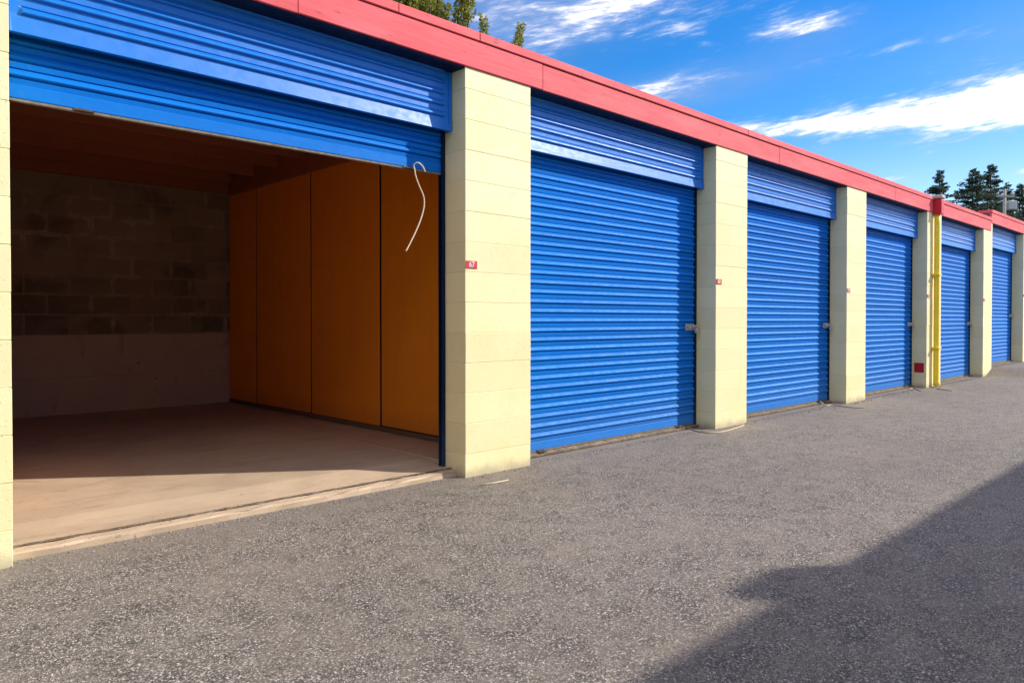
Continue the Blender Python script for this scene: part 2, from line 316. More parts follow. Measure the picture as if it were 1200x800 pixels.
def tube_data(pts, rad, seg=8, verts=None, faces=None):
    verts = [] if verts is None else verts; faces = [] if faces is None else faces
    pts = [Vector(p) for p in pts]; rads = rad if isinstance(rad, (list, tuple)) else [rad] * len(pts)
    b0 = len(verts); side = None
    for i, p in enumerate(pts):
        d = (pts[min(i + 1, len(pts) - 1)] - pts[max(i - 1, 0)]).normalized()
        if side is None: side = d.orthogonal().normalized()
        side = (side - d * side.dot(d)).normalized(); up_ = d.cross(side)
        for k in range(seg):
            a = 2 * math.pi * k / seg; verts.append(tuple(p + (side * math.cos(a) + up_ * math.sin(a)) * rads[i]))
    for i in range(len(pts) - 1):
        for k in range(seg):
            a = b0 + i * seg + k; b = b0 + i * seg + (k + 1) % seg
            faces.append((a, b, b + seg, a + seg))
    faces.append(tuple(b0 + k for k in reversed(range(seg)))); faces.append(tuple(b0 + (len(pts) - 1) * seg + k for k in range(seg)))
    return verts, faces
def tube(name, pts, rad, seg=8):
    v, f = tube_data(pts, rad, seg); return mesh(name, v, f, True)
def smooth_path(pts, n=8):
    pts = [Vector(p) for p in pts]; out = []
    for i in range(len(pts) - 1):
        p0, p1, p2, p3 = pts[max(i - 1, 0)], pts[i], pts[i + 1], pts[min(i + 2, len(pts) - 1)]
        for k in range(n):
            t = k / n
            out.append(0.5 * ((2 * p1) + (p2 - p0) * t + (2 * p0 - 5 * p1 + 4 * p2 - p3) * t * t + (3 * p1 - p0 - 3 * p2 + p3) * t ** 3))
    out.append(pts[-1]); return out
def at(px, py, depth):        # a point of the place seen at photo pixel (px, py), this many metres ahead
    t = (px - 600) / 860; r = t * depth
    return Vector((0.7206 * r + 0.6934 * depth, -0.6934 * r + 0.7206 * depth, CAM_H + (374.6 - py) / 860 * depth))

# ------------------------------------------------------------------ ground
STEP = 0.155
def gz(x):
    t = min(1, max(0, (x - 15.75) / 0.75)); return STEP * t * t * (3 - 2 * t)
tag(link('ground', mesh('ground', [(-1500, -1500, -0.03), (1500, -1500, -0.03), (1500, 1500, -0.03), (-1500, 1500, -0.03)], [(0, 1, 2, 3)]), M['soil']), kind='structure')
xs = [-30, -10] + [-8 + 2 * i for i in range(12)] + [15.75 + 0.075 * i for i in range(11)] + [17.5, 20, 30, 60]
xs = sorted(set(xs)); ys = [-14, -1.0, 0, 1, 2, 3, 3.6, 4.6]
v = [(x, y, gz(x)) for x in xs for y in ys]; ny = len(ys)
f = [(i * ny + j, (i + 1) * ny + j, (i + 1) * ny + j + 1, i * ny + j + 1) for i in range(len(xs) - 1) for j in range(ny - 1)]
tag(link('asphalt_driveway', mesh('asphalt_driveway', v, f, True), M['asphalt']), kind='structure')

# ------------------------------------------------------------------ the row of storage units
FRONT = 3.739; DOOR_Y = FRONT + 0.228; HOOD_Y = FRONT + 0.140; BACK = 8.57; TOP = 2.735
building = empty('storage_building', (0, FRONT, 0))
building.location = (0, 0, 0)
tag(building, 'long low storage building with cream block pillars, blue roll-up doors and red roof edge', 'building')
PIL = [(-3.11, -2.49), (0.02, 0.632), (3.167, 3.786), (6.325, 6.93), (9.445, 10.07), (12.52, 13.17), (15.69, 16.29), (18.80, 19.41), (21.92, 22.53)]
COURSE = 0.2032
for i, (x0, x1) in enumerate(PIL):
    zt = TOP + (STEP if i >= 6 else 0); zb = -0.02 if i < 7 else STEP - 0.02
    core = link('pilaster', box('pilaster_core', x0 + 0.0025, x1 - 0.0025, FRONT + 0.0025, FRONT + 0.250, zb, zt), M['cream_joint'], building)
    z = zt - 0.14; tops = [(z + 0.0008, zt)]
    while z > zb + 0.02:
        tops.append((max(z - COURSE + 0.0008, zb), z - 0.0008)); z -= COURSE
    full = None
    for k, (a, b) in enumerate(tops):
        h = b - a
        if abs(h - (COURSE - 0.0016)) < 1e-4:
            if full is None: full = box('block', 0, x1 - x0, 0, 0.246, 0, h, 0.0022)
            me = full
        else: me = box('block', 0, x1 - x0, 0, 0.246, 0, h, 0.0022)
        link('block', me, M['cream'], core, (x0 + rnd.uniform(-0.001, 0.001), FRONT + rnd.uniform(-0.0012, 0.0012), a))

# floor slab: threshold lip, groove and the raised floor behind the door line
def slab(x0, x1, dz, y1, lip, name='floor_slab'):
    prof = [(FRONT + lip, -0.03), (FRONT + lip, 0.026), (FRONT + lip + 0.006, 0.036), (FRONT + lip * 0.35 + 0.108, 0.042), (FRONT + lip * 0.35 + 0.111, 0.012), (FRONT + lip * 0.35 + 0.138, 0.012), (FRONT + lip * 0.35 + 0.140, 0.046),
            (DOOR_Y + 0.030, 0.052), (DOOR_Y + 0.09, 0.062), (DOOR_Y + 0.20, 0.080), (y1, 0.088)]
    nseg = 26; vv, ff = [], []; n = len(prof); r2 = random.Random(int(x0 * 100) + 5)
    for s in range(nseg + 1):
        x = x0 + (x1 - x0) * s / nseg
        for k, (y, z) in enumerate(prof):
            if lip > 0.1 and z > 0: z *= 0.55
            j = r2.uniform(-0.007, 0.007) if k in (0, 1, 2) else 0.0
            if k in (7, 8): j = r2.uniform(-0.003, 0.003)
            vv.append((x, y + j, z + dz + (r2.uniform(-0.004, 0.002) if k in (1, 2, 3) else 0)))
    for s in range(nseg):
        for k in range(n - 1):
            a = s * n + k; ff.append((a, a + n, a + n + 1, a + 1))
    o = link(name, mesh(name, vv, ff), M['floor'] if lip < 0.1 else M['sillconc'], building)
    if lip < 0.1:                                           # brown strip painted in as the shade of the joint along the door line
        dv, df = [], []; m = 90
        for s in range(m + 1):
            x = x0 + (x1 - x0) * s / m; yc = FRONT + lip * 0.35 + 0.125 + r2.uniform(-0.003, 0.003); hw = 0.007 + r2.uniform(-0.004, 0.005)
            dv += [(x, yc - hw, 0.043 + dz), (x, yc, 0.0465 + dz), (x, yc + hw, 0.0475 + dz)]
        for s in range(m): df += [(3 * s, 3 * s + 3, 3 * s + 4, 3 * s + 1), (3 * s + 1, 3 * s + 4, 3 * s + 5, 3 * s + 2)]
        link('joint_shade', mesh('joint_shade', dv, df), M['shade_strip'], o)
    return o
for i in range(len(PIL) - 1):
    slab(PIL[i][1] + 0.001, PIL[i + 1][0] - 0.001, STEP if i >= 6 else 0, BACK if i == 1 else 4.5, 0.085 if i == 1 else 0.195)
for a, b in ((0.30, PIL[1][1] + 0.001), (PIL[2][0] - 0.001, 3.66)):
    link('floor_slab', box('floor_slab', a, b, FRONT + 0.285, BACK, 0.0, 0.086), M['floor'], building)

# doors ---------------------------------------------------------------------------------
PITCH = 0.0745
def slat_mesh(wd):
    # flat web, crisp step out under the bead, rounded back up to a fine crease
    prof = [(-0.0005, 0.0), (-0.0060, 0.0240), (0.0035, 0.0315)]
    for k in range(11):
        t = k / 10
        prof.append((-0.0180 * math.sin(math.pi * t ** 0.55) + 0.0025 * (1 - t), 0.0320 + 0.0360 * t))
    prof += [(0.0045, 0.0700), (0.0045, PITCH - 0.0018), (-0.0005, PITCH)]
    vv = [(x, y, z) for x in (0, wd) for y, z in prof]; n = len(prof)
    me = mesh('slat', vv, [(k, n + k, n + k + 1, k + 1) for k in range(n - 1)])
    for p in me.polygons:
        if 3 <= p.index <= n - 4: p.use_smooth = True
    return me
def hood_mesh(wd, z0, z1):
    # embossed sheet: beads that stop short of both ends, a folded end channel, bottom return
    bands = []; z = z0 + 0.085
    while z < z1 - 0.05:
        bands.append(z); z += PITCH
    zs = [z0]
    for b in bands:
        zs += [b] + [b + 0.032 * (1 - math.cos(math.pi * k / 10)) / 2 for k in range(1, 11)] + [b + 0.033, b + 0.038, b + 0.039]
    zs.append(z1)
    xcols = [0.0, 0.022, 0.024, 0.055, 0.068, wd - 0.068, wd - 0.055, wd - 0.024, wd - 0.022, wd]
    def off(x, z):
        d = 0.0
        if z <= z0 + 0.001: d = -0.012
        if x < 0.023 or x > wd - 0.023: d = -0.013 if z <= z0 + 0.001 else -0.007
        if 0.06 < x < wd - 0.06:
            for b in bands:
                if b + 0.0325 < z < b + 0.0385: d = 0.0045
                t = (z - b) / 0.032
                if 0 < t < 1: d = -0.016 * math.sin(math.pi * t ** 0.6)
        return d
    vv, ff = [], []; nz = len(zs)
    for x in xcols:
        for z in zs: vv.append((x, off(x, z), z))
    for i in range(len(xcols) - 1):
        for j in range(nz - 1):
            a = i * nz + j; ff.append((a, a + nz, a + nz + 1, a + 1))
    nb = len(vv)                                            # bottom return and the two ends
    dep = DOOR_Y - HOOD_Y - 0.018
    for x in xcols: vv.append((x, 0.016, z0))
    for i in range(len(xcols) - 1): ff.append((i * nz, nb + i, nb + i + 1, (i + 1) * nz))
    for i, rev in ((0, True), (len(xcols) - 1, False)):
        b2 = len(vv); vv += [(xcols[i], dep, z1), (xcols[i], dep, z0)]; q = [i * nz + j for j in range(nz)] + [b2, b2 + 1]
        ff.append(tuple(reversed(q)) if rev else tuple(q))
    return mesh('hood', vv, ff)
latch_me = None
def door(i, bottom, dz, label=None):
    x0, x1 = PIL[i][1] + 0.004, PIL[i + 1][0] - 0.004; wd = x1 - x0
    d = link('roll_up_door', box('curtain_backing', x0 + 0.012, x1 - 0.012, DOOR_Y + 0.006, DOOR_Y + 0.010, bottom + 0.01, 2.52 + dz), M['blue'], building)
    if label: d['label'] = label
    sm = slat_mesh(wd - 0.05)
    z = bottom + 0.078
    while z < 2.47 + dz:
        s = link('slat', sm, M['blue'], d, (x0 + 0.025 + rnd.uniform(-0.0015, 0.0015), DOOR_Y + rnd.uniform(-0.0015, 0.0012), z))
        s.rotation_euler[0] = rnd.uniform(-0.012, 0.012); z += PITCH
    link('bottom_bar', box('bottom_bar', x0 + 0.02, x1 - 0.02, DOOR_Y - 0.006, DOOR_Y + 0.022, bottom + 0.014, bottom + 0.0785, 0.003), M['blue'], d)
    link('bottom_seal', box('bottom_seal', x0 + 0.02, x1 - 0.02, DOOR_Y - 0.004, DOOR_Y + 0.018, bottom, bottom + 0.0135, 0.002), M['rubber'], d)
    for xa, xb in ((x0, x0 + 0.030), (x1 - 0.030, x1)):
        bm = bmesh.new()
        box_bm(bm, xa, xb, DOOR_Y - 0.020, DOOR_Y - 0.0145, 0.032 + dz, 2.40 + dz); box_bm(bm, xa, xb, DOOR_Y + 0.012, DOOR_Y + 0.018, 0.032 + dz, 2.40 + dz)
        xm = xa if xa == x0 else xb - 0.006
        box_bm(bm, xm, xm + 0.006, DOOR_Y - 0.0140, DOOR_Y + 0.0115, 0.032 + dz, 2.40 + dz)
        me = bpy.data.meshes.new('guide_rail'); bm.to_mesh(me); bm.free(); link('guide_rail', me, M['rail'], d)
    link('hood', hood_mesh(wd - 0.006, 2.328, 2.80), M['hood'], d, (x0 + 0.003, HOOD_Y, dz))
    for hx in (x0 + 0.33, x1 - 0.30):           # folded steel lift handles on the bottom bar
        bm = bmesh.new(); box_bm(bm, -0.04, 0.04, -0.011, -0.007, -0.004, 0.014, 0.001); box_bm(bm, -0.04, 0.04, -0.040, -0.0105, -0.004, 0.000, 0.001)
        me = bpy.data.meshes.new('lift_handle'); bm.to_mesh(me); bm.free(); link('lift_handle', me, M['darksteel'], d, (hx, DOOR_Y, bottom + 0.004))
    return d, x0, x1
doors = {}
for i in range(len(PIL) - 1):
    dz = STEP if i >= 6 else 0
    doors[i] = door(i, 2.045 if i == 1 else 0.030 + dz, dz, 'blue roll-up door pulled almost fully open' if i == 1 else None)
    if i == 1: continue
    d, x0, x1 = doors[i]                          # slide latch: back plate, bolt, keeper loop
    bm = bmesh.new(); box_bm(bm, -0.155, -0.01, -0.020, -0.012, -0.032, 0.032, 0.002); box_bm(bm, -0.13, 0.015, -0.034, -0.0205, -0.004, 0.018, 0.002)
    box_bm(bm, -0.12, -0.10, -0.042, -0.0125, -0.014, 0.028, 0.002); box_bm(bm, -0.055, -0.035, -0.042, -0.0125, -0.014, 0.028, 0.002)
    me = bpy.data.meshes.new('latch'); bm.to_mesh(me); bm.free(); link('latch', me, M['steel'], d, (x1 - 0.035, DOOR_Y, 0.985 + dz))

# header beam above the doors, eaves board and cap in lengths --------------------------------
for i in range(len(PIL) - 1):
    dz = STEP if i >= 6 else 0
    link('header_beam', box('header_beam', PIL[i][1] + 0.002, PIL[i + 1][0] - 0.002, DOOR_Y + 0.12, DOOR_Y + 0.21, 2.53 + dz, TOP + dz), M['joist'], building)
    link('soffit_board', box('soffit_board', PIL[i][1] + 0.002, PIL[i + 1][0] - 0.002, FRONT + 0.003, DOOR_Y + 0.12, TOP - 0.012 + dz, TOP + 0.012 + dz), M['rail'], building)
def eaves(cuts, capcuts, dz):
    r3 = random.Random(int(cuts[0] * 10))
    for a, b in zip(cuts[:-1], cuts[1:]):
        link('fascia_board', box('fascia_board', 0, b - a - 0.002, 0, 0.038, 0, 0.184, 0.003), M['red'], building, (a, FRONT - 0.014 + r3.uniform(-0.002, 0.002), TOP + dz + r3.uniform(-0.002, 0.002)))
    for a, b in zip(capcuts[:-1], capcuts[1:]):
        link('roof_cap', box('roof_cap', 0, b - a - 0.002, 0, 0.24, 0, 0.060, 0.004), M['red'], building, (a, FRONT - 0.024 + r3.uniform(-0.001, 0.001), TOP + 0.190 + dz))
eaves([-3.3, -0.6, 1.96, 3.90, 7.60, 11.1, 12.735], [-3.3, 0.4, 2.62, 3.28, 6.9, 10.4, 12.735], 0)
eaves([12.885, 16.16], [12.885, 16.16], 0)
eaves([16.18, 19.9, 22.6], [16.18, 21.0, 22.6], STEP)
for xa, xb, dz in ((-3.3, 16.16, 0), (16.18, 22.6, STEP)):
    link('roof_deck', box('roof_deck', xa + 0.01, xb - 0.01, FRONT + 0.02, BACK + 0.3, TOP + 0.145 + dz, TOP + 0.185 + dz), M['roof'], building)
link('end_wall', box('end_wall', 22.40, 22.55, FRONT + 0.43, BACK, 0, TOP + 0.14 + STEP), M['cream'], building)
link('end_wall', box('end_wall', -3.12, -2.97, FRONT + 0.43, BACK, 0, TOP + 0.14), M['cream'], building)

# inside of the open unit: block back wall on a poured stem wall, hardboard partitions, joists --
wall = link('back_wall', box('back_wall', -3.0, 22.4, BACK + 0.006, BACK + 0.2, -0.02, TOP + 0.14), M['bmortar'], building)
link('stem_wall', box('stem_wall', -2.9, 22.3, BACK - 0.010, BACK + 0.004, 0.47, 0.90, 0.003), M['stem'], wall)
link('stem_wall', box('stem_wall', -2.9, 22.3, BACK - 0.016, BACK + 0.003, 0.0, 0.468, 0.003), M['stem'], wall)
bme = box('wall_block', 0, 0.390, 0, 0.05, 0, 0.193, 0.004); hme = box('wall_half_block', 0, 0.187, 0, 0.05, 0, 0.193, 0.004)
z = 0.910; row = 0
while z < 2.72:
    x = 0.36
    if row % 2: link('block', hme, M['bblock'], wall, (x, BACK + rnd.uniform(-0.001, 0.003), z)); x += 0.197
    while x < 3.58:
        link('block', bme, M['bblock'], wall, (x, BACK + rnd.uniform(-0.001, 0.003), z)); x += 0.400
    z += COURSE; row += 1
PX = 3.60
part = link('partition_wall', box('partition_core', PX + 0.035, PX + 0.06, 4.20, BACK - 0.018, 0.089, TOP + 0.14), M['darkgap'], building)
seams = [4.17, 5.392, 6.612, 7.832, BACK - 0.02]
for a, b in zip(seams[:-1], seams[1:]):
    link('panel', box('panel', 0, 0.010, 0, b - a - 0.034, 0, 2.52, 0.0015), M['panel'], part, (PX + rnd.uniform(-0.001, 0.001), a + 0.017, 0.135 + rnd.uniform(-0.004, 0.004)))
link('sill_plate', box('sill_plate', PX - 0.004, PX + 0.011, 4.17, BACK - 0.02, 0.0885, 0.128, 0.003), M['sill'], part)
part2 = link('partition_wall', box('partition_core', 0.30, 0.348, 4.20, BACK - 0.018, 0.089, TOP + 0.14), M['joist'], building)
for a, b in zip(seams[:-1], seams[1:]):
    link('panel', box('panel', 0, 0.010, 0, b - a - 0.012, 0, 2.52, 0.0015), M['panel'], part2, (0.349, a + 0.006, 0.135))
link('wall_beam', box('wall_beam', 0.36, PX - 0.005, BACK - 0.09, BACK - 0.018, 2.53, TOP + 0.03, 0.004), M['joist'], building)
link('side_beam', box('side_beam', PX - 0.04, PX - 0.002, 4.20, BACK - 0.095, 2.50, TOP + 0.03, 0.004), M['joist'], building)
ceil = link('ceiling_deck', box('ceiling_deck', 0.36, PX, 4.10, BACK, TOP + 0.115, TOP + 0.135), M['deck'], building)
for k in range(8):
    y = 4.28 + k * 0.585
    link('joist', box('joist', 0.36, PX - 0.045, 0, 0.038, TOP - 0.10, TOP + 0.113, 0.003), M['joist'], ceil, (0, y, 0))

# rain pipe at the joint of the two roof edges ---------------------------------------------------
px0 = 12.80
pipe = link('downpipe', tube('downpipe', smooth_path([(px0, FRONT - 0.055, 2.70), (px0, FRONT - 0.055, 1.5), (px0, FRONT - 0.055, 0.14), (px0, FRONT - 0.062, 0.08), (px0 + 0.005, FRONT - 0.085, 0.03)], 6), 0.041, 14), M['yellow'], building)
link('outlet_box', box('outlet_box', 12.738, 12.882, FRONT - 0.13, FRONT + 0.0, 2.705, 2.93, 0.008), M['redpipe'], pipe)
link('outlet_cap', box('outlet_cap', 12.72, 12.90, FRONT - 0.145, FRONT + 0.02, 2.945, 3.005, 0.015), M['pale'], pipe)
for z in (0.60, 1.75):
    link('pipe_bracket', box('pipe_bracket', 12.725, 12.875, FRONT - 0.108, FRONT - 0.001, z, z + 0.028, 0.003), M['yellow'], pipe)
link('end_post', box('end_post', 12.96, 13.165, FRONT - 0.012, FRONT - 0.002, 0, TOP - 0.003), M['cream'], building)

# ------------------------------------------------------------------ building across the drive (behind the camera): its shadow falls on the asphalt
OPP = -1.40
opp = tag(empty('storage_building', (0, 0, 0)), 'facing storage building across the drive, shading the near asphalt', 'building')
for k in range(9):
    x0 = -7.0 + k * 3.12
    link('pilaster', box('pilaster', x0, x0 + 0.61, OPP - 0.42, OPP, -0.02, TOP, 0.004), M['cream'], opp)
    if k < 8:
        link('front_bounce_wall', box('front_bounce_wall', x0 + 0.612, x0 + 3.118, OPP - 0.25, OPP - 0.05, -0.02, TOP - 0.002), M['white'], opp)  # plain white wall added in place of doors to bounce light
for a in range(5):
    link('fascia_board', box('fascia_board', 0, 4.998, 0, 0.038, 0, 0.184, 0.003), M['red'], opp, (-7.2 + 5 * a, OPP + 0.004, TOP))
link('roof_cap', box('roof_cap', -7.2, 17.8, OPP - 0.18, OPP + 0.06, TOP + 0.190, TOP + 0.25, 0.004), M['red'], opp)
link('roof_deck', box('roof_deck', -7.2, 17.8, OPP - 5.2, OPP - 0.02, TOP + 0.145, TOP + 0.185), M['roof'], opp)
link('back_wall', box('back_wall', -7.0, 17.6, OPP - 5.0, OPP - 4.8, -0.02, TOP + 0.14), M['cream'], opp)
for x in (-7.0, 17.4): link('end_wall', box('end_wall', x, x + 0.2, OPP - 4.795, OPP - 0.425, -0.02, TOP + 0.14), M['cream'], opp)
bm = bmesh.new(); box_bm(bm, 6.60, 7.05, OPP - 0.14, OPP + 0.045, TOP + 0.251, TOP + 0.52, 0.05)
me = bpy.data.meshes.new('roof_vent'); bm.to_mesh(me); bm.free(); link('roof_vent', me, M['greybox'], opp)

# ------------------------------------------------------------------ number plates, sign, padlocks, ropes
def text_mesh(s, size):
    cu = bpy.data.curves.new('digits', 'FONT'); cu.body = s; cu.size = size; cu.align_x = 'CENTER'; cu.align_y = 'CENTER'; cu.extrude = 0.0006; cu.offset = size * 0.018
    o = bpy.data.objects.new('digits', cu); C.objects.link(o)
    dg = bpy.context.evaluated_depsgraph_get(); me = bpy.data.meshes.new_from_object(o.evaluated_get(dg))
    bpy.data.objects.remove(o); bpy.data.curves.remove(cu); me.materials.clear(); return me
pm = box('number_plate', -0.05, 0.05, -0.003, 0.0, -0.0255, 0.0255, 0.001)
PLATES = [(2, '67', 'red number plate reading 67 on the pillar beside the open unit'),
          (3, '68', 'red number plate on the pillar right of the first closed door'),
          (4, '69', 'red number plate on the third pillar beyond the open unit'),
          (5, '70', 'red number plate on the pillar left of the yellow downpipe'),
          (6, '71', 'tiny number plate on the pillar where the red roof edge steps up'),
          (7, '72', 'tiny number plate on the last pillar at the right edge')]
for i, s, lab in PLATES:
    o = tag(link('number_plate', pm, M['plate'], None, (PIL[i][0] + 0.052, FRONT - 0.0015, 1.425 + (STEP if i > 6 else 0))), lab, 'number plate', 'red unit number plates')
    t = link('digits', text_mesh(s, 0.05), M['white'], o, (0, -0.0042, 0)); t.rotation_euler = (R(90), 0, 0)
tag(link('wall_sign', box('wall_sign', PIL[5][0] - 0.004, PIL[5][0] - 0.0015, FRONT + 0.035, FRONT + 0.175, 0.235, 0.385, 0.001), M['redsign']),
    'small square red sign low on the pillar beside the yellow downpipe', 'sign')
# padlocks hang from the latches
LOCKLAB = {2: 'padlock on the first closed blue door right of the open unit', 3: 'padlock on the second closed blue door', 4: 'padlock on the blue door left of the yellow downpipe',
           5: 'padlock on the blue door right of the yellow downpipe', 6: 'padlock on the farthest blue door at the right edge'}
bodym = box('padlock_body', -0.024, 0.024, -0.014, 0.014, -0.045, 0.0, 0.004)
shm = tube('shackle', [(-0.015, 0, -0.004)] + [(-0.015 * math.cos(a), 0, 0.016 + 0.015 * math.sin(a)) for a in [math.pi * k / 8 for k in range(9)]] + [(0.015, 0, -0.004)], 0.004, 8)
for i, lab in LOCKLAB.items():
    x1 = doors[i][2]; dz = STEP if i >= 6 else 0
    p = tag(empty('padlock', (x1 - 0.058, DOOR_Y - 0.058, 0.972 + dz)), lab, 'padlock', 'padlocks on the doors')
    link('lock_body', bodym, M['steel'], p); link('shackle', shm, M['steel'], p)
# pull ropes
def rope(pts, r, mat, label, group=None):
    o = tag(link('pull_rope', tube('pull_rope', smooth_path(pts, 7), r, 7), M[mat]), label, 'rope', group); return o
def hang(px, py, y):          # a point of the upright plane y seen at this photo pixel
    return at(px, py, y / (0.7206 - 0.6934 * (px - 600) / 860))
yb = DOOR_Y - 0.075
rope([hang(498.5, 201.5, yb - 0.012), hang(495.5, 195.5, yb - 0.014), hang(491, 191.5, yb - 0.012), hang(487, 192, yb), hang(485.2, 195, yb + 0.008), hang(486.2, 199, yb)]
     + [hang(*q, yb) for q in ((487.6, 207), (491.5, 218), (496.2, 229), (497.4, 239), (495.2, 251), (489.8, 266), (482.5, 281.5), (475.8, 294.5))],
     0.0046, 'rope', 'pale tan pull rope dangling from the raised blue door')
def lay(px, py, h=0.006):     # a spot on the asphalt seen at this photo pixel
    depth = 860 * (CAM_H - h) / (py - 374.6); return at(px, py, depth)
d2 = doors[2][2]
rope([(d2 - 0.29, DOOR_Y - 0.02, 0.040)] + [lay(*q) for q in ((806, 502), (820, 505.5), (834, 507), (848, 505.8), (862, 502), (872, 498.5))], 0.007, 'rope_grey',
     'dirty rope lying around the foot of the pillar right of the first closed door', 'ropes on the asphalt')
d3 = doors[3][2]
rope([(d3 - 0.28, DOOR_Y - 0.02, 0.038)] + [lay(*q) for q in ((968, 475.2), (976, 474.4), (990, 476.2), (1004, 477.6), (1013, 478))], 0.006, 'rope_grey',
     'short rope trailing from the second closed blue door onto the asphalt', 'ropes on the asphalt')
d4 = doors[4][2]
rope([(d4 - 0.28, DOOR_Y - 0.02, 0.038)] + [lay(*q) for q in ((1066, 455), (1071, 454.4), (1076, 456.5), (1080, 458.2))], 0.006, 'rope_grey',
     'short rope trailing from the blue door left of the yellow downpipe', 'ropes on the asphalt')
tag(link('straw_stick', tube('straw_stick', [lay(563, 568.5), lay(578, 566.2), lay(596, 562.5)], [0.004, 0.006, 0.004], 6), M['straw']), 'pale dry straw stick lying at the foot of the pillar numbered 67', 'stick')
tag(link('straw_stick', tube('straw_stick', [lay(1098, 455.6), lay(1106, 456.4), lay(1116, 457.8)], [0.006, 0.008, 0.005], 6), M['straw']), 'pale stick lying on the asphalt below the yellow downpipe', 'stick')

# loose grit swept against the foot of the wall
gv, gf = [], []; r4 = random.Random(11)
ico = [(1, 0, 0), (-1, 0, 0), (0, 1, 0), (0, -1, 0), (0, 0, 1), (0, 0, -0.4)]; icf = [(0, 2, 4), (2, 1, 4), (1, 3, 4), (3, 0, 4), (2, 0, 5), (1, 2, 5), (3, 1, 5), (0, 3, 5)]
def grit(x, y, z, s):
    a = r4.uniform(0, 6.28); b = len(gv); ca, sa = math.cos(a), math.sin(a)
    sxyz = [s * r4.uniform(0.6, 1.3) for _ in range(3)]
    for vx, vy, vz in ico:
        p, q = vx * sxyz[0], vy * sxyz[1]; gv.append((x + p * ca - q * sa, y + p * sa + q * ca, z + vz * sxyz[2] * 0.7))
    gf.extend(tuple(b + k for k in fc) for fc in icf)
for k in range(6500):
    x = r4.uniform(-1, 19); inpil = any(a - 0.01 < x < b + 0.01 for a, b in PIL)
    y = (FRONT if inpil else FRONT + 0.072) - abs(r4.gauss(0, 0.07)) - 0.004
    grit(x, y, gz(x) + 0.001, r4.choice((0.002, 0.003, 0.003, 0.004, 0.005, 0.009)))
for k in range(500):
    x = r4.uniform(0.64, 3.15); grit(x, r4.uniform(FRONT + 0.08, DOOR_Y + 0.03), 0.046, r4.choice((0.002, 0.003, 0.004)))
tag(link('gravel', mesh('gravel', gv, gf), M['stone']), 'loose grit along the foot of the wall', 'gravel', None, 'stuff')

# stone chips standing proud of the worn asphalt, thickest in ragged patches
from mathutils import noise as mnoise
cv, cf = [], []; r7 = random.Random(31)
for k in range(190000):
    u = r7.random() ** 1.7; dpt = 1.95 + u * 5.2; lat = r7.uniform(-0.80, 0.74) * dpt
    x = 0.7206 * lat + 0.6934 * dpt; y = -0.6934 * lat + 0.7206 * dpt
    if y > FRONT - 0.10 or y < -0.9 or x < -1: continue
    d = mnoise.fractal(Vector((x * 3.3, y * 3.3, 1.7)), 1.0, 2.0, 3) + 0.12
    if r7.random() > 0.24 + max(0.0, min(0.70, d * 1.5)): continue
    s_ = r7.uniform(0.0016, 0.0036); a = r7.uniform(0, 6.28); ca, sa = math.cos(a) * s_, math.sin(a) * s_; e = r7.uniform(0.65, 1.2); b = len(cv); hz = s_ * r7.uniform(0.45, 0.9)
    cv += [(x + ca, y + sa, -0.0005), (x - sa * e, y + ca * e, -0.0005), (x - ca, y - sa, -0.0005), (x + sa * e, y - ca * e, -0.0005),
           (x + ca * 0.45, y + sa * 0.45, hz), (x - ca * 0.4 - sa * 0.3, y - sa * 0.4 + ca * 0.3, hz * 0.9)]
    cf += [(b, b + 1, b + 4), (b + 1, b + 5, b + 4), (b + 1, b + 2, b + 5), (b + 2, b + 3, b + 5), (b + 3, b + 4, b + 5), (b + 3, b, b + 4)]
tag(link('stone_chips', mesh('stone_chips', cv, cf), M['chips']), 'pale stone chips standing out of the worn asphalt', 'gravel', None, 'stuff')

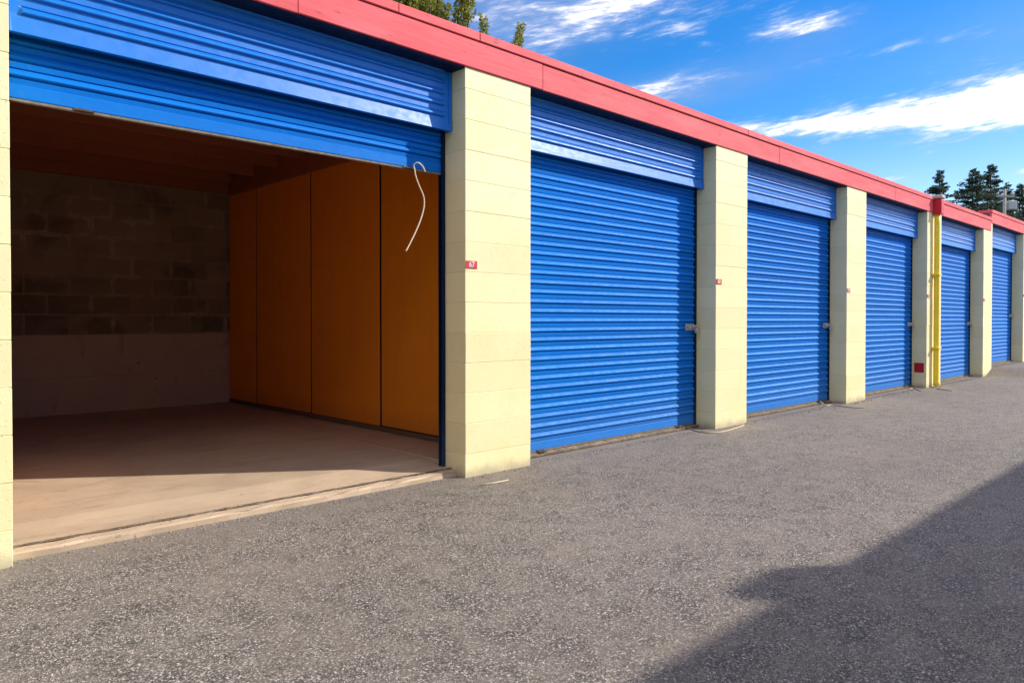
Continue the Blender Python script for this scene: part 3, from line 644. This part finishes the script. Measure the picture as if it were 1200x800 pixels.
# ------------------------------------------------------------------ trees
def conifer(base, h, rad, seed, label, mat='fir', dens=1.0, group='fir trees beyond the roof'):
    r = random.Random(seed); t = tag(empty('fir_tree', base), label, 'tree', group)
    v, f = tube_data([(0, 0, 0), (0.02, 0, h * 0.5), (0, 0.03, h * 0.98)], [h * 0.018, h * 0.011, 0.02], 7)
    z = h * 0.22; limbs = []
    while z < h * 0.985:
        u = (h - z) / (h * 0.78); rr = rad * (u ** 0.95) * 1.1 + 0.04
        nb = r.randint(4, 6)
        for k in range(nb):
            a = r.uniform(0, 6.283); L = rr * r.uniform(0.45, 1.25)
            if r.random() < 0.10: L *= 1.3
            droop = r.uniform(-0.05, 0.34) if u > 0.3 else r.uniform(-0.5, 0.0)
            limbs.append((z + r.uniform(-0.1, 0.1), a, L, droop))
        z += h * 0.0165 * r.uniform(0.8, 1.3) * (0.6 + 0.6 * u)
    fv, ff = [], []
    for (z0, a, L, dr) in limbs:
        da = Vector((math.cos(a), math.sin(a), 0)); sd_ = Vector((-math.sin(a), math.cos(a), 0))
        pts = [Vector((0, 0, z0)) + da * (L * s) + Vector((0, 0, -dr * L * s * (1.25 - 0.75 * s) + 0.10 * L * s * s)) for s in (0, 0.5, 1.0)]
        tube_data(pts, [0.02 + L * 0.012, 0.015 + L * 0.006, 0.008], 4, v, f)
        n = max(10, int(L * 75 * dens))
        for q in range(n):
            s = r.uniform(0.12, 1.04); c = Vector((0, 0, z0)) + da * (L * s) + Vector((0, 0, -dr * L * s * (1.25 - 0.75 * s) + 0.10 * L * s * s))
            wdt = L * 0.21 * (1.2 - s) + 0.04; side = r.uniform(-1, 1)
            c = c + sd_ * (side * wdt) + Vector((0, 0, r.uniform(-0.16, 0.04) * (0.5 + 0.5 * min(1.0, L))))
            dirv = (da * r.uniform(0.4, 1.0) + sd_ * side * 0.9 + Vector((0, 0, r.uniform(-0.7, 0.25)))).normalized()
            ln = r.uniform(0.12, 0.25) * (0.75 + 0.10 * L); wd = ln * r.uniform(0.14, 0.26)
            nrm = dirv.cross(Vector((r.uniform(-1, 1), r.uniform(-1, 1), r.uniform(-1, 1)))).normalized()
            b = len(fv); fv += [tuple(c - nrm * wd * 0.5), tuple(c + dirv * ln * 0.5 - nrm * wd), tuple(c + dirv * ln), tuple(c + dirv * ln * 0.45 + nrm * wd)]
            ff.append((b, b + 1, b + 2, b + 3))
    link('trunk', mesh('trunk', v, f, True), M['bark'], t); link('crown', mesh('crown', fv, ff), M[mat], t)
    return t
def fir(px, ptop, depth, rad, seed, label, dens=1.0):
    b = at(px, 374.6, depth); top = at(px, ptop, depth).z; conifer((b.x, b.y, -0.1), top + 0.1, rad, seed, label, 'fir', dens)
fir(1100, 197, 58, 3.1, 3, 'dark fir rising alone behind the roof, left of the paired firs', 1.5)
fir(1139, 195, 62, 4.3, 5, 'dark fir standing between the lone fir and the tallest fir', 1.3)
fir(1160, 190, 64, 3.9, 8, 'tallest dark fir behind the roof, left of the pole', 1.5)
fir(1179, 212, 66, 3.0, 9, 'shorter dark fir directly behind the pole', 1.3)
fir(1194, 212, 70, 3.0, 12, 'slim dark fir at the right edge of the picture', 1.5)

def leafy(fv, ff, c, ax, r, ln, asp):
    nrm = ax.cross(Vector((r.uniform(-1, 1), r.uniform(-1, 1), r.uniform(-1, 1)))).normalized(); wd = ln * asp
    b = len(fv); fv += [tuple(c - nrm * wd * 0.4), tuple(c + ax * ln * 0.5 - nrm * wd), tuple(c + ax * ln), tuple(c + ax * ln * 0.5 + nrm * wd)]; ff.append((b, b + 1, b + 2, b + 3))
# upright cypress behind the building: a bundle of climbing leaders, each furred with short twigs
D = 15.5; r5 = random.Random(21); base = at(470, 374.6, D); base.z = -0.1
cyp = tag(empty('cypress_tree', base), 'yellow-green cypress whose shoots rise above the red roof edge', 'tree')
tv, tf = tube_data([(0, 0, 0), (0.03, 0, 1.6), (0, 0.02, 3.4)], [0.20, 0.16, 0.10], 9)
fv, ff = [], []
leads = [(609, 44, 0.0), (567, 35, 0.1), (553, -8, -0.1), (546, 2, 0.25), (524, 20, 0.0), (538, 12, 0.2)]
for k in range(34): leads.append((r5.uniform(448, 516), r5.uniform(-75, -10), r5.uniform(-0.9, 0.9)))
for k in range(12): leads.append((r5.uniform(395, 452), r5.uniform(-30, 60), r5.uniform(-0.9, 0.9)))
for (px, py, dd) in leads:
    tip = at(px, py, D + dd) - base; s0 = Vector((0, 0, r5.uniform(1.6, 3.2)))
    mid = s0.lerp(tip, 0.5) + Vector(((tip.x) * 0.22, (tip.y) * 0.22, -0.25))
    path = smooth_path([s0, mid, tip], 7); n = len(path)
    tube_data(path, [0.05 * (1 - i / n) + 0.006 for i in range(n)], 5, tv, tf)
    for i, p in enumerate(path):
        if i < 3: continue
        ax0 = (path[min(i + 1, n - 1)] - path[i - 1]).normalized(); fr = i / n; rad = 0.17 * (1.06 - fr) ** 0.55 + 0.025
        for q in range(30):
            o = Vector((r5.gauss(0, 1), r5.gauss(0, 1), r5.gauss(0, 0.6))).normalized() * rad * r5.uniform(0.25, 1.0)
            c0 = p + o + ax0 * r5.uniform(-0.12, 0.12); tw = (o.normalized() * 0.45 + ax0 * 0.9 + Vector((0, 0, 0.5))).normalized()
            for s in range(7):
                c = c0 + tw * (0.025 * s) + Vector((r5.gauss(0, 0.014), r5.gauss(0, 0.014), r5.gauss(0, 0.014)))
                leafy(fv, ff, c, (tw + Vector((r5.gauss(0, 0.5), r5.gauss(0, 0.5), r5.gauss(0, 0.5)))).normalized(), r5, r5.uniform(0.035, 0.065), 0.42)
link('trunk', mesh('trunk', tv, tf, True), M['bark'], cyp); link('crown', mesh('crown', fv, ff), M['cypress'], cyp)

# round-headed tree turning colour, low behind the far roof
r6 = random.Random(5); base = at(1196, 374.6, 46); base.z = -0.1
aut = tag(empty('broadleaf_tree', base), 'low leafy tree turning orange behind the farthest roof edge', 'tree')
tv, tf = tube_data([(0, 0, 0), (0.05, 0, 2.0), (0, 0.05, 4.2)], [0.16, 0.12, 0.05], 8); fv, ff = [], []
for k in range(26):
    a = r6.uniform(0, 6.28); rr = r6.uniform(0.5, 1.9); tip = Vector((math.cos(a) * rr, math.sin(a) * rr, r6.uniform(4.0, 7.3) - rr * 0.5))
    tube_data([(0, 0, r6.uniform(1.8, 3.5)), tuple(tip * 0.6 + Vector((0, 0, 1.3))), tuple(tip)], [0.05, 0.03, 0.01], 5, tv, tf)
    for q in range(170):
        o = Vector((r6.gauss(0, 0.36), r6.gauss(0, 0.36), r6.gauss(0, 0.28))); ax = Vector((r6.gauss(0, 1), r6.gauss(0, 1), r6.gauss(0, 0.7))).normalized()
        leafy(fv, ff, tip + o, ax, r6, r6.uniform(0.10, 0.2), 0.35)
link('trunk', mesh('trunk', tv, tf, True), M['bark'], aut); link('crown', mesh('crown', fv, ff), M['autumn'], aut)

# utility pole with a box, beyond the roofs
pb = at(1176, 374.6, 44); up_ = tag(empty('utility_pole', (pb.x, pb.y, -0.1), R(-44)), 'grey utility pole with crossarm and pale box, in front of the firs', 'utility pole')
hp = at(1176, 222, 44).z + 0.1
link('pole', tube('pole', [(0, 0, 0), (0, 0, hp)], [0.12, 0.085], 10), M['pole'], up_)
link('crossarm', box('crossarm', -0.55, 0.55, -0.13, -0.06, hp - 0.5, hp - 0.38, 0.01), M['pole'], up_)
zb = at(1183, 240, 44).z
link('equipment_box', box('equipment_box', 0.15, 0.60, -0.25, 0.10, zb - 0.22, zb + 0.30, 0.03), M['greybox'], up_)
for xx in (-0.45, 0.45): link('insulator', tube('insulator', [(xx, -0.095, hp - 0.38), (xx, -0.095, hp - 0.30), (xx, -0.095, hp - 0.22)], [0.03, 0.05, 0.03], 8), M['greybox'], up_)
